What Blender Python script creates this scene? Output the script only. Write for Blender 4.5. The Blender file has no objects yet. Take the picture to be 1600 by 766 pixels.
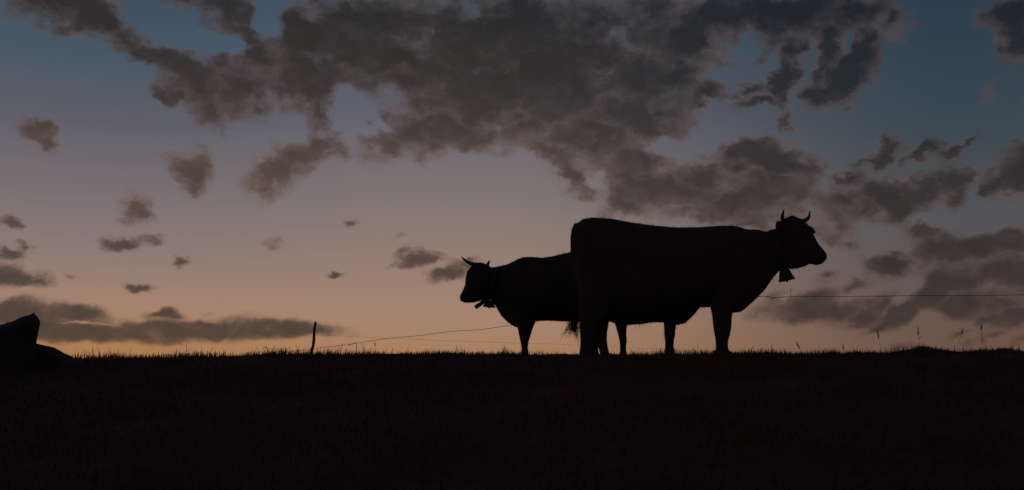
import bpy, math, random
import numpy as np
from mathutils import Vector, noise as mnoise

random.seed(7); RNG = np.random.default_rng(7)
SC = bpy.context.scene
COL = SC.collection

# ------------------------------------------------------------------ camera
LENS = 35.0
F = 1600 * LENS / 36.0                  # focal length in photo pixels
EYE = 1.5                               # eye height above the grass at the photographer's feet
PITCH = math.atan((600 - 383) / F)      # true horizon sits below the ridge line
cam = bpy.data.cameras.new('camera')
cam.lens = LENS; cam.sensor_width = 36.0; cam.clip_start = 0.05; cam.clip_end = 20000
camo = bpy.data.objects.new('camera', cam); COL.objects.link(camo)
camo.location = (0, 0, EYE); camo.rotation_euler = (math.pi / 2 + PITCH, 0, 0)
SC.camera = camo
SC.view_settings.view_transform = 'Standard'; SC.view_settings.look = 'None'
SC.view_settings.exposure = 0.0; SC.view_settings.gamma = 1.0
SC.view_settings.use_curve_mapping = False

def ray(px, py):
    xc = (px - 800) / F; yc = (383 - py) / F
    return Vector((xc, math.cos(PITCH) - yc * math.sin(PITCH), math.sin(PITCH) + yc * math.cos(PITCH)))

def at(px, py, D):
    """world point seen at photo pixel (px, py) at the distance D along +Y"""
    r = ray(px, py); t = D / r.y
    return Vector((r.x * t, D, EYE + r.z * t))

def azel(px, py):
    r = ray(px, py).normalized()
    return math.atan2(r.x, r.y), math.asin(r.z)

def lin(c):
    out = []
    for v in c:
        v /= 255.0
        out.append(v / 12.92 if v <= 0.04045 else ((v + 0.055) / 1.055) ** 2.4)
    return tuple(out)

# ------------------------------------------------------------------ world: dusk sky with clouds, a function of direction
SUN_AZ = azel(120, 560)[0]; SUN_EL = math.radians(-1.0)
world = bpy.data.worlds.new('World'); SC.world = world; world.use_nodes = True
nt = world.node_tree; nt.nodes.clear()
N = nt.nodes; L = nt.links

def setin(sock, v):
    if isinstance(v, bpy.types.NodeSocket): L.new(v, sock)
    else: sock.default_value = v

def math_(op, a, b=None, c=None, clamp=False):
    n = N.new('ShaderNodeMath'); n.operation = op; n.use_clamp = clamp
    setin(n.inputs[0], a)
    if b is not None: setin(n.inputs[1], b)
    if c is not None: setin(n.inputs[2], c)
    return n.outputs[0]

def vmath(op, a, b=None, scale=None):
    n = N.new('ShaderNodeVectorMath'); n.operation = op
    setin(n.inputs[0], a)
    if b is not None: setin(n.inputs[1], b)
    if scale is not None: setin(n.inputs['Scale'], scale)
    return n.outputs[0]

def smooth(v, lo, hi, a=0.0, b=1.0):
    n = N.new('ShaderNodeMapRange'); n.interpolation_type = 'SMOOTHSTEP'; n.clamp = True
    setin(n.inputs[0], v); setin(n.inputs[1], lo); setin(n.inputs[2], hi); setin(n.inputs[3], a); setin(n.inputs[4], b)
    return n.outputs[0]

def noise(vec, scale, detail=6.0, rough=0.55, dist=0.0, col=False):
    n = N.new('ShaderNodeTexNoise'); n.noise_dimensions = '3D'
    setin(n.inputs['Vector'], vec); n.inputs['Scale'].default_value = scale
    n.inputs['Detail'].default_value = detail; n.inputs['Roughness'].default_value = rough
    n.inputs['Distortion'].default_value = dist
    return n.outputs['Color' if col else 'Fac']

def mixc(f, a, b, mode='MIX'):
    n = N.new('ShaderNodeMix'); n.data_type = 'RGBA'; n.blend_type = mode; n.clamp_factor = True
    setin(n.inputs[0], f)
    for s, v in ((n.inputs[6], a), (n.inputs[7], b)):
        if isinstance(v, bpy.types.NodeSocket): L.new(v, s)
        else: s.default_value = (*v, 1.0)
    return n.outputs[2]

def ramp(v, stops):
    n = N.new('ShaderNodeValToRGB'); cr = n.color_ramp; cr.interpolation = 'LINEAR'
    stops = sorted(stops, key=lambda s: s[0])
    while len(cr.elements) < len(stops): cr.elements.new(1.0)
    for e, (p, c) in zip(cr.elements, stops):
        e.position = p; e.color = (*c, 1.0)
    setin(n.inputs[0], v)
    return n.outputs[0]

tc = N.new('ShaderNodeTexCoord')
sep = N.new('ShaderNodeSeparateXYZ'); L.new(tc.outputs['Generated'], sep.inputs[0])
AZ = math_('ARCTAN2', sep.outputs[0], sep.outputs[1]); EL = math_('ARCSINE', sep.outputs[2])
cmb = N.new('ShaderNodeCombineXYZ'); L.new(AZ, cmb.inputs[0]); L.new(EL, cmb.inputs[1])
AE = cmb.outputs[0]

ELMAX = 0.8
el01 = math_('DIVIDE', EL, ELMAX, clamp=True)
def eramp(x, rows, top):
    return ramp(el01, [(max(0, azel(x, y)[1]) / ELMAX, lin(c)) for y, c in rows] + [(0.66, lin(top[0])), (1.0, lin(top[1]))])
SKY_LEFT = eramp(150, [(575, (168, 116, 66)), (555, (169, 122, 80)), (525, (170, 127, 90)), (475, (163, 130, 110)), (405, (142, 123, 117)),
                       (320, (125, 114, 116)), (250, (110, 104, 110)), (180, (92, 93, 104)), (100, (75, 88, 101)), (5, (61, 81, 97))],
                 ((52, 74, 94), (46, 64, 84)))
SKY_MID = eramp(680, [(575, (168, 122, 84)), (550, (168, 126, 93)), (500, (165, 132, 112)), (420, (152, 126, 115)),
                      (320, (130, 118, 116)), (250, (117, 110, 114)), (180, (98, 99, 112)), (100, (82, 93, 106)), (5, (64, 84, 99))],
                ((54, 76, 96), (46, 64, 84)))
SKY_RIGHT = eramp(1500, [(575, (110, 84, 70)), (548, (106, 83, 72)), (500, (101, 84, 77)), (440, (93, 83, 81)), (340, (84, 83, 88)),
                         (250, (66, 75, 83)), (180, (56, 70, 81)), (60, (48, 65, 78)), (5, (43, 61, 77))],
                 ((38, 62, 84), (40, 58, 78)))
a0, a1, a2, a3 = azel(150, 400)[0], azel(680, 400)[0], azel(1050, 400)[0], azel(1540, 400)[0]
sky = mixc(smooth(AZ, a0, a1), SKY_LEFT, SKY_MID)
sky = mixc(math_('MULTIPLY', smooth(AZ, a1 + 0.05, a3), 1.0), sky, SKY_RIGHT)
# away from the afterglow, round behind the viewer, the dusk sky keeps going down to a deep blue
away = math_('ABSOLUTE', math_('SUBTRACT', AZ, SUN_AZ))
sky = mixc(smooth(away, 0.9, 2.2), sky, mixc(el01, lin((66, 67, 78)), lin((42, 54, 70))))

nish = N.new('ShaderNodeTexSky'); nish.sky_type = 'NISHITA'; nish.sun_disc = False
nish.sun_elevation = SUN_EL; nish.sun_rotation = SUN_AZ
nish.air_density = 1.0; nish.dust_density = 1.0; nish.ozone_density = 1.0
sky = mixc(0.004, sky, nish.outputs[0], 'ADD')
sky = vmath('SCALE', sky, scale=.99)

# --- clouds: (x, y, half width, half height, tilt in degrees, weight), laid out as directions in the sky
CLOUDS = [
 # upper left bank
 (100,5,95,40,0,1),(150,30,75,40,-20,1),(195,62,45,30,-35,.8),(30,-10,60,25,0,.6),
 (345,15,95,32,0,1),(385,55,60,48,-40,1),(405,95,40,45,-30,.9),(290,0,60,16,0,.7),
 (240,88,58,24,-8,1.1),(300,125,70,40,-20,1.2),(330,168,40,36,-20,.9),(270,152,48,20,-10,.9),(375,140,60,48,20,1),(400,168,40,26,0,.8),(345,108,40,30,0,.6),
 (470,60,70,60,60,1.1),(480,120,70,60,-60,1.1),(505,172,36,38,0,.8),(440,140,40,40,0,.7),(520,95,50,60,0,.8),
 # the great bank overhead
 (560,40,110,80,0,1.1),(640,90,130,80,-10,1.1),(760,60,220,90,0,1.2),(880,110,220,90,-8,1.2),(760,150,170,60,-5,1.1),(700,190,90,35,0,.9),
 (640,205,70,42,-10,1.0),(608,235,38,36,0,.9),(580,215,30,20,0,.6),(660,240,40,20,0,.5),(750,205,90,28,5,.8),(820,190,110,40,5,.9),
 (950,30,170,70,0,1.0),(1010,110,110,70,-20,.9),(980,170,110,55,-15,1),(930,220,110,42,-8,1),(985,245,80,42,-15,.9),(1040,175,70,28,-15,.8),(1085,185,40,14,10,.5),
 (865,240,60,24,-35,.8),(890,270,45,28,-50,.9),(912,296,30,14,-20,.6),(800,225,60,18,0,.4),
 (1075,60,55,70,60,1),(1060,110,45,60,40,.9),(1130,20,120,40,0,.9),(1240,15,140,45,0,1),(1060,150,50,24,-10,.5),
 # diagonal streaks, upper right
 (1245,22,110,34,0,1.0),(1330,15,80,34,0,.9),(1180,10,80,30,0,.8),(1235,75,44,20,65,1.0),(1216,120,52,26,62,1.4),(1230,90,40,24,60,.8),(1292,60,50,26,62,1.1),(1270,100,44,18,60,1.0),
 (1352,68,50,24,66,1.1),(1335,100,60,32,50,1.2),(1312,126,72,34,26,1.6),(1285,110,50,26,50,.9),(1285,140,30,14,20,.6),(1400,25,40,26,10,.6),(1385,60,30,20,40,.4),(1430,50,40,16,20,.3),
 (1104,152,30,20,20,.9),(1132,146,16,12,0,.5),(1168,138,30,20,10,.9),(1182,160,54,13,6,.9),(1226,182,14,24,10,.8),(1226,200,10,16,0,.7),(1217,218,20,8,20,.6),(1110,100,60,14,-8,.5),
 (1575,22,50,40,10,1.1),(1592,55,40,46,0,.9),(1565,80,30,30,40,.7),(1546,146,30,14,35,.5),(1566,120,16,18,40,.35),(1600,150,20,26,0,.4),(1528,36,30,9,0,.35),
 # bank above the cows
 (1000,285,70,40,-20,1),(975,310,60,30,-10,.8),(1050,295,100,42,-5,1.1),(1090,275,60,36,10,.9),(1140,310,120,34,0,1),(1080,330,110,20,0,.8),
 (1170,240,55,30,5,1),(1215,250,70,34,-15,1.1),(1260,262,40,18,-20,.8),(1200,290,90,34,-10,1),(1170,345,90,16,0,.5),(1250,300,40,30,0,.7),(960,330,40,16,10,.5),
 # right hand banks
 (1330,282,38,16,0,.9),(1310,276,16,10,0,.5),(1325,318,46,34,-20,.8),(1310,355,40,36,-10,.6),(1330,388,36,22,0,.5),(1270,365,40,24,0,.4),(1285,330,40,40,0,.5),
 (1388,208,18,22,0,.9),(1394,230,24,30,0,1.1),(1382,248,36,20,15,1.2),(1352,258,36,8,4,.8),
 (1424,256,26,12,30,.9),(1444,236,32,17,38,1.2),(1482,240,34,14,28,1.2),(1506,222,22,13,35,.9),
 (1372,306,50,32,8,1.2),(1400,316,60,34,0,1.4),(1440,300,56,32,12,1.3),(1485,280,48,24,22,1.3),(1498,308,22,30,10,1.0),(1358,330,46,24,0,.9),(1430,330,50,20,10,.7),
 (1550,278,46,30,8,1.2),(1590,266,50,40,0,1.3),(1600,225,40,20,0,.7),(1534,294,34,12,0,.7),(1600,304,36,16,0,.4),
 (1440,368,40,18,-8,1.1),(1470,395,60,34,-10,1.1),(1530,385,66,28,8,1.0),(1585,372,66,26,5,1.1),(1480,435,64,36,20,1),(1388,420,46,22,0,1.2),(1355,412,16,12,0,.5),
 (1555,425,80,32,12,.9),(1500,445,60,28,30,1),(1600,440,56,34,0,1.1),(1455,464,66,22,32,1.2),(1414,490,56,20,26,1.3),(1505,480,56,28,10,1.2),(1565,472,64,26,10,1.1),
 (1290,484,90,28,0,1.2),(1240,492,70,18,0,.8),(1275,463,60,18,12,.8),(1340,449,40,10,14,.9),(1380,474,46,20,12,1.1),(1345,492,50,20,10,1),(1212,466,26,14,10,.6),(1290,436,32,8,5,.8),(1190,490,40,14,5,.5),
 (1590,497,64,18,14,1.3),(1545,500,40,12,10,.9),(1378,510,46,9,18,1),(1330,508,50,9,8,.8),(1500,522,40,8,22,.75),(1535,530,14,22,10,.6),(1512,540,20,12,40,.5),(1412,541,38,10,6,.75),(1555,522,44,8,14,.7),(1590,530,40,14,20,.7),(1450,512,50,6,14,.35),
 # upper right, thin veils
 (1200,60,80,40,20,.55),(1120,70,60,50,40,.5),(1290,30,100,40,10,.5),(1420,50,46,18,30,.35),(1310,115,80,34,35,.4),
 (1240,345,60,26,0,.6),(1310,345,40,40,-10,.5),(1225,320,110,24,0,.5),(860,190,120,40,0,.4),(950,260,80,40,-20,.4),
 # scattered puffs, left
 (58,200,32,24,-15,1.1),(70,218,30,28,0,1),(80,200,14,12,0,.4),(55,232,30,10,0,.4),
 (298,255,42,30,15,1.2),(302,278,32,26,0,1),(262,242,20,6,0,.4),
 (425,270,52,40,20,1.2),(462,248,48,34,20,1.0),(500,228,46,30,25,1.0),(415,292,34,24,0,.8),(535,228,40,12,-5,.5),
 (210,318,34,30,15,1.2),(226,333,32,14,-10,1),
 (195,381,44,14,5,1.15),(240,375,24,7,0,.7),(170,390,18,6,0,.5),(285,409,17,10,25,1.05),
 (8,354,28,11,0,1),(12,398,40,10,5,.9),(36,386,16,8,10,.8),(18,428,62,20,-4,1.3),(50,441,40,10,-8,1),
 (218,448,26,7,-5,1),(108,432,16,6,0,.4),(545,347,15,12,0,1),(433,380,14,12,60,.6),(524,434,16,6,0,.95),(628,368,14,7,10,.5),
 (640,410,38,21,10,1.2),(622,420,28,8,5,.7),(672,406,36,6,3,.7),(700,428,44,12,10,1.1),(728,412,34,10,5,.8),(650,460,10,5,0,.3),
 (256,490,38,8,0,1.15),(320,488,18,5,0,.4),(180,496,30,8,0,.4),
 # low bank along the horizon, left
 (10,486,80,24,0,1.3),(60,488,60,24,0,1),(115,490,60,22,0,1.15),(150,488,30,16,0,.8),(70,505,110,20,0,1),
 (130,522,130,18,0,1.3),(230,516,120,20,0,1.4),(330,515,130,20,0,1.4),(405,508,50,20,0,1.1),(430,514,110,17,0,1.3),(490,517,70,10,-2,1.1),(130,531,90,7,0,.6),(520,511,40,5,0,.5),
]
GAPS = [
 (232,28,50,22,0,.9),(300,55,90,26,-14,1.1),(345,82,40,18,-20,.5),(418,22,32,40,0,1.0),(390,98,20,22,0,.45),
 (548,170,26,38,35,.9),(585,192,40,12,-20,.7),(535,200,30,24,0,.5),(450,185,26,24,0,.7),(678,48,12,10,30,.5),
 (960,58,50,26,10,.35),(985,78,26,26,0,.4),(1030,130,60,14,-10,.35),(1100,120,60,14,0,.3),(868,197,34,9,20,.45),(932,284,26,14,-40,.5),(1040,222,40,22,-30,.6),
 (1166,62,34,18,15,.6),(1165,106,40,13,10,.45),(1256,60,30,6,62,.35),(1252,108,28,7,60,.45),(1325,66,34,7,62,.4),(1312,262,18,14,0,.5),(1517,292,10,30,-10,.7),(1480,346,70,12,12,.9),(1265,325,20,30,0,.4),(1000,160,40,10,-5,.2),
 (130,506,60,4,0,.9),(95,500,40,4,0,.4),(1530,350,70,10,0,.5),(1260,400,60,20,0,.3),(1445,506,34,10,20,.7),(1490,460,24,8,30,.4),(1408,466,30,8,42,.8),(1590,505,10,6,0,.1),(1440,440,20,14,40,.3),(1425,440,20,18,30,.3),(1228,470,14,4,40,.5),(1262,505,20,5,0,.3),
]
SZ = 1.26
uw = noise(vmath('MULTIPLY', AE, (1, 1.35, 1)), 9.0, 2.0, .5, 0, True)
w1 = vmath('SCALE', vmath('SUBTRACT', uw, (.5, .5, .5)), scale=0.024)
uw2 = noise(vmath('MULTIPLY', AE, (1, 1.35, 1)), 34.0, 5.0, .58, 0, True)
# the warp shrinks towards the horizon, where clouds are seen farther off
near = smooth(EL, 0.02, 0.22, 0.30, 1.0)
w2 = vmath('SCALE', vmath('SUBTRACT', uw2, (.5, .5, .5)), scale=0.046)
AEW = vmath('ADD', AE, vmath('SCALE', vmath('ADD', w1, w2), scale=near))

def blob(b, size):
    x, y, rx, ry, rot, w = b
    az, el = azel(x, y)
    sx = (azel(x + 1, y)[0] - azel(x - 1, y)[0]) / 2; sy = abs(azel(x, y + 1)[1] - azel(x, y - 1)[1]) / 2
    m = N.new('ShaderNodeMapping'); m.vector_type = 'TEXTURE'
    m.inputs['Location'].default_value = (az, el, 0)
    m.inputs['Rotation'].default_value = (0, 0, math.radians(rot))
    m.inputs['Scale'].default_value = (rx * sx * size, ry * sy * size, 1)
    L.new(AEW, m.inputs['Vector'])
    g = N.new('ShaderNodeTexGradient'); g.gradient_type = 'SPHERICAL'
    L.new(m.outputs[0], g.inputs[0])
    return g.outputs['Fac']

S = None                                  # summed cover, and the strongest single puff, which keeps each puff its own dark heart
for b in CLOUDS:
    v = math_('MULTIPLY', blob(b, SZ), b[5] * 1.25)
    S, PUFF = (v, v) if S is None else (math_('ADD', S, v), math_('MAXIMUM', PUFF, v))
S = math_('MULTIPLY_ADD', math_('MINIMUM', S, 2.1), .5, math_('MULTIPLY', PUFF, .55))
for b in GAPS:
    S = math_('MULTIPLY_ADD', blob(b, 1.2), -b[5] * 1.5, S)
# beyond the part of the sky in the picture the same broken cloud goes on
big = noise(vmath('MULTIPLY', AE, (1, 1.8, 1)), 4.2, 5, .55)
outm = math_('MAXIMUM', smooth(math_('ABSOLUTE', AZ), 0.50, 0.70), smooth(EL, 0.40, 0.50))
outm = math_('MULTIPLY', outm, smooth(EL, 0.0, 0.12))
S = math_('MULTIPLY_ADD', math_('MULTIPLY', smooth(big, .44, .66), outm), 1.1, S)

mid = noise(vmath('MULTIPLY', AEW, (1, 1.4, 1)), 15.0, 3.0, .5, .2)
fine = noise(vmath('MULTIPLY', AE, (1, 1.3, 1)), 38.0, 8.0, .66, .35)
mask = smooth(S, .02, .35)
SN = math_('MULTIPLY', S, math_('MULTIPLY_ADD', mid, 1.8, .06))
SN = math_('MULTIPLY_ADD', math_('MULTIPLY', math_('SUBTRACT', fine, .5), mask), 1.45, SN)
dens = smooth(SN, .06, 1.0)
PN = math_('MULTIPLY', PUFF, math_('MULTIPLY_ADD', mid, 1.2, .4))
PN = math_('MULTIPLY_ADD', math_('SUBTRACT', fine, .5), .9, PN)
core = math_('MULTIPLY_ADD', smooth(PN, .25, 1.05), .65, math_('MULTIPLY', smooth(SN, .25, 1.5), .35))
cl_left = eramp(300, [(560, (100, 76, 62)), (515, (88, 73, 64)), (450, (86, 73, 67)), (330, (96, 79, 72)), (250, (91, 75, 68)), (190, (78, 66, 61)), (130, (64, 57, 55)), (60, (59, 53, 51)), (5, (51, 48, 48))], ((30, 36, 44), (24, 30, 40)))
cl_right = eramp(1350, [(560, (90, 68, 60)), (500, (74, 62, 58)), (420, (64, 58, 57)), (320, (60, 55, 55)), (250, (54, 52, 54)), (150, (46, 49, 53)), (60, (39, 44, 50)), (5, (34, 41, 48))], ((24, 32, 42), (20, 26, 38)))
cloud = mixc(smooth(AZ, azel(650, 300)[0], azel(1400, 300)[0]), cl_left, cl_right)
# relief: where the cloud thins towards the glow (down and to the left) its flank catches warm light
def lumps(v): return noise(vmath('MULTIPLY', v, (1, 1.4, 1)), 20.0, 7.0, .6, .3)
lump = lumps(AEW)
relief = math_('SUBTRACT', lump, lumps(vmath('ADD', AEW, (-.006, -.011, 0))))
lit = math_('MULTIPLY_ADD', math_('MULTIPLY', relief, math_('MULTIPLY_ADD', core, -.45, 1.0)), 2.6, .5, clamp=True)
edgecol = mixc(.45, sky, lin((120, 89, 76)))          # thin rims let the pink of the sky through
thin = mixc(.42, edgecol, cloud)
thick = vmath('SCALE', cloud, scale=.76)
shade = mixc(core, thin, thick)
shade = vmath('SCALE', shade, scale=math_('MULTIPLY_ADD', lit, .42, .80))
ccol = mixc(math_('MULTIPLY', smooth(lit, .5, 1.0), math_('MULTIPLY_ADD', el01, -.35, .34)), shade, mixc(.5, sky, lin((118, 86, 72))))
veil = math_('MULTIPLY', smooth(S, .0, .9), smooth(fine, .30, .70))      # thin feathered mist round every cloud
sky2 = mixc(math_('MULTIPLY', veil, .55), sky, mixc(.35, edgecol, cloud))
final = mixc(math_('MULTIPLY', dens, .95), sky2, ccol)
bg = N.new('ShaderNodeBackground'); L.new(final, bg.inputs[0]); bg.inputs[1].default_value = 1.0
wo = N.new('ShaderNodeOutputWorld'); L.new(bg.outputs[0], wo.inputs[0])
world.cycles.sampling_method = 'MANUAL'; world.cycles.sample_map_resolution = 256

# the sun has just gone down behind the ridge at the left
sun = bpy.data.lights.new('sun', 'SUN'); sun.energy = 0.3; sun.angle = math.radians(0.5); sun.color = (1.0, .55, .28)
suno = bpy.data.objects.new('sun', sun); COL.objects.link(suno)
sd = Vector((math.sin(SUN_AZ) * math.cos(SUN_EL), math.cos(SUN_AZ) * math.cos(SUN_EL), math.sin(SUN_EL)))
suno.rotation_euler = sd.to_track_quat('Z', 'Y').to_euler()

# ------------------------------------------------------------------ materials
def material(name, c1, c2, scale=8.0, rough=.85, bump=.0, detail=6, spec=.25, stretch=(1, 1, 1)):
    m = bpy.data.materials.new(name); m.use_nodes = True
    t = m.node_tree; p = t.nodes['Principled BSDF']
    tcn = t.nodes.new('ShaderNodeTexCoord'); mp = t.nodes.new('ShaderNodeMapping')
    mp.inputs['Scale'].default_value = stretch
    t.links.new(tcn.outputs['Object'], mp.inputs[0])
    n = t.nodes.new('ShaderNodeTexNoise'); n.inputs['Scale'].default_value = scale; n.inputs['Detail'].default_value = detail
    t.links.new(mp.outputs[0], n.inputs['Vector'])
    r = t.nodes.new('ShaderNodeValToRGB'); r.color_ramp.elements[0].color = (*c1, 1); r.color_ramp.elements[1].color = (*c2, 1)
    r.color_ramp.elements[0].position = .32; r.color_ramp.elements[1].position = .68
    t.links.new(n.outputs['Fac'], r.inputs[0]); t.links.new(r.outputs[0], p.inputs['Base Color'])
    p.inputs['Roughness'].default_value = rough; p.inputs['Specular IOR Level'].default_value = spec
    if bump:
        b = t.nodes.new('ShaderNodeBump'); b.inputs['Strength'].default_value = bump; b.inputs['Distance'].default_value = .02
        t.links.new(n.outputs['Fac'], b.inputs['Height']); t.links.new(b.outputs[0], p.inputs['Normal'])
    return m
M_SOIL = material('turf_soil', (.075, .029, .022), (.115, .046, .034), 1.3, .95, .6, 10, .1)
M_GRASS = material('grass_blade', (.078, .046, .024), (.140, .054, .036), .9, .8, 0, 4, .15)
M_STALK = material('dry_stalk', (.07, .055, .03), (.10, .08, .045), 20, .85)
M_COAT = material('brown_coat', (.048, .026, .021), (.072, .040, .031), 5, .85, .25, 8, .15)
M_COAT2 = material('dark_coat', (.035, .022, .016), (.055, .036, .024), 6, .85, .25, 8, .15)
M_HORN = material('horn', (.05, .044, .036), (.03, .026, .023), 18, .55, .1, 4, .3)
M_HOOF = material('hoof', (.03, .025, .02), (.05, .04, .03), 25, .6, .1, 4, .3)
M_EYE = material('eye', (.01, .008, .006), (.016, .012, .01), 10, .2, 0, 2, .5)
M_SKIN = material('udder_skin', (.11, .07, .06), (.15, .10, .085), 12, .7, .1, 4, .2)
M_LEATHER = material('leather_strap', (.03, .018, .01), (.05, .03, .017), 30, .6, .2, 5, .3)
M_BELL = material('bell_metal', (.030, .023, .017), (.055, .042, .028), 16, .5, .2, 6, .4)
M_ROCK = material('rock', (.026, .018, .014), (.055, .038, .030), 4, .92, 1.0, 12, .2)
M_WOOD = material('weathered_wood', (.07, .055, .04), (.13, .105, .08), 9, .9, .6, 8, .15, (6, 6, 1))
M_WIRE = material('rusty_wire', (.07, .045, .03), (.12, .09, .07), 30, .6, 0, 4, .3)

# ------------------------------------------------------------------ helpers
def link_mesh(name, verts, faces, mat, parent=None, smooth_=True, loc=(0, 0, 0)):
    me = bpy.data.meshes.new(name)
    me.from_pydata([tuple(v) for v in verts], [], faces); me.update()
    me.materials.append(mat)
    if smooth_: me.polygons.foreach_set('use_smooth', [True] * len(me.polygons))
    o = bpy.data.objects.new(name, me); COL.objects.link(o); o.location = loc
    if parent: o.parent = parent
    return o

def tag(o, label=None, cat=None, group=None, kind=None):
    if label: o['label'] = label
    if cat: o['category'] = cat
    if group: o['group'] = group
    if kind: o['kind'] = kind
    return o

def empty(name, loc):
    o = bpy.data.objects.new(name, None); COL.objects.link(o); o.location = loc; o.empty_display_size = .2
    return o

def tube(points, radii, seg=8):
    """closed tapered tube through points -> verts, faces"""
    pts = [Vector(p) for p in points]; vs, fs = [], []
    ref = Vector((.13, 1, .07)).normalized()
    for i, p in enumerate(pts):
        t = (pts[min(i + 1, len(pts) - 1)] - pts[max(i - 1, 0)]).normalized()
        a = t.cross(ref)
        if a.length < .05: a = t.cross(Vector((1, 0, 0)))
        a.normalize(); b = a.cross(t).normalized()
        r = radii[i] if hasattr(radii, '__len__') else radii
        for k in range(seg):
            th = 2 * math.pi * k / seg
            vs.append(p + a * (r * math.cos(th)) + b * (r * math.sin(th)))
    for i in range(len(pts) - 1):
        for k in range(seg):
            k2 = (k + 1) % seg
            fs.append((i * seg + k, i * seg + k2, (i + 1) * seg + k2, (i + 1) * seg + k))
    fs.append(tuple(reversed(range(seg)))); n = (len(pts) - 1) * seg
    fs.append(tuple(range(n, n + seg)))
    return vs, fs

def cat(*parts):
    vs, fs = [], []
    for v, f in parts:
        o = len(vs); vs += list(v); fs += [tuple(i + o for i in ff) for ff in f]
    return vs, fs

def catmull(pts, n=6):
    pts = [Vector(p) for p in pts]; out = []
    for i in range(len(pts) - 1):
        p0 = pts[max(i - 1, 0)]; p1 = pts[i]; p2 = pts[i + 1]; p3 = pts[min(i + 2, len(pts) - 1)]
        for k in range(n):
            t = k / n
            out.append(.5 * ((2 * p1) + (p2 - p0) * t + (2 * p0 - 5 * p1 + 4 * p2 - p3) * t * t + (3 * p1 - p0 - 3 * p2 + p3) * t ** 3))
    out.append(pts[-1]); return out

# ------------------------------------------------------------------ terrain
CREST = 14.6
def crest_drop(x):      # the ridge line sinks a little to the left
    return -0.085 * max(0.0, min(1.0, (-x - 2.2) / 3.8)) + 0.02 * max(0.0, min(1.0, (x - 2.0) / 3.0))
TAN_R = (ray(800, 557).z / ray(800, 557).y)
HUMPS = [(1447, 545, 13.6, .19, .08), (1475, 551, 13.6, .16, .045), (1412, 552, 13.6, .17, .045), (1345, 553, 13.8, .25, .045), (1290, 554, 13.8, .15, .03), (1570, 549, 13.5, .25, .07), (1525, 553, 13.5, .15, .03), (1215, 553, 13.9, .2, .04), (1165, 555, 13.9, .14, .025),
         (690, 554, 14.2, .4, .03), (640, 554, 14.2, .2, .025), (410, 556, 14.2, .16, .045), (310, 560, 14.0, .2, .02), (560, 555, 14.2, .2, .02), (780, 555, 14, .2, .03), (880, 555, 14, .2, .02)]
HUMPW = [(at(h[0], h[1], h[2]), h[3], h[4]) for h in HUMPS]
def ground_z(x, y, fine=True):
    zl = EYE + y * TAN_R
    if y < 9.5:
        t = max(y, -6) / 9.5
        z9 = EYE + 9.5 * TAN_R
        z = z9 * (1.12 * t - .12 * t * t * t) - .035 * math.sin(math.pi * max(0, min(1, t)))
        if y < 0: z = z9 * 1.12 * y / 9.5 * .8
    elif y < CREST:
        z = zl
    else:
        d = y - CREST
        z = EYE + CREST * TAN_R + d * TAN_R * math.exp(-d / 1.5) - .16 * d * d / (d + 6) - .00
        z = max(z, -8.0 - .004 * y)
    if 5 < y < 40: z += crest_drop(x) * min(1, (y - 5) / 4)
    if fine and -4 < y < 40:
        z += .034 * mnoise.noise(Vector((x * .9, y * .9, 1.3))) + .028 * mnoise.noise(Vector((x * 4.0, y * 3.1, 5.3)))
        for p, r, h in HUMPW:
            d2 = ((x - p.x) ** 2 + (y - p.y) ** 2) / (r * r)
            if d2 < 6: z += h * math.exp(-d2)
    return z

def axis(breaks):
    out = []
    for a, b, n in breaks: out += list(np.linspace(a, b, n, endpoint=False))
    out.append(breaks[-1][1]); return out
xs = axis([(-6000, -400, 8), (-400, -40, 12), (-40, -12, 16), (-12, 12, 300), (12, 40, 16), (40, 400, 12), (400, 6000, 8)])
ys = axis([(-400, -40, 6), (-40, -4, 10), (-4, 8, 70), (8, 18, 110), (18, 60, 40), (60, 400, 20), (400, 9000, 14)])
gv = [(x, y, ground_z(x, y)) for y in ys for x in xs]
nx = len(xs)
gf = [(j * nx + i, j * nx + i + 1, (j + 1) * nx + i + 1, (j + 1) * nx + i) for j in range(len(ys) - 1) for i in range(nx - 1)]
g = link_mesh('ground', gv, gf, M_SOIL); tag(g, kind='structure')

# ------------------------------------------------------------------ cows
def loft(rings, D, seg=20, power=2.25, yaw0=0.0):
    """rings: (P, Q, half_width, y_offset[, yaw]) with P, Q photo points of the two outline edges at distance D"""
    vs, fs = [], []
    for r in rings:
        hw, yo = r[2], r[3]; P, Q = at(*r[0], D + yo), at(*r[1], D + yo); yaw = r[4] if len(r) > 4 else yaw0
        c = (P + Q) / 2; u = (P - Q) / 2
        w = Vector((-math.sin(yaw), -math.cos(yaw), 0)) * hw
        for k in range(seg):
            th = 2 * math.pi * k / seg; co, si = math.cos(th), math.sin(th)
            co = math.copysign(abs(co) ** (2 / power), co); si = math.copysign(abs(si) ** (2 / power), si)
            vs.append(c + u * co + w * si)
    n = len(rings)
    for i in range(n - 1):
        for k in range(seg):
            k2 = (k + 1) % seg
            fs.append((i * seg + k, i * seg + k2, (i + 1) * seg + k2, (i + 1) * seg + k))
    fs.append(tuple(reversed(range(seg)))); fs.append(tuple(range((n - 1) * seg, n * seg)))
    return vs, fs

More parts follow.
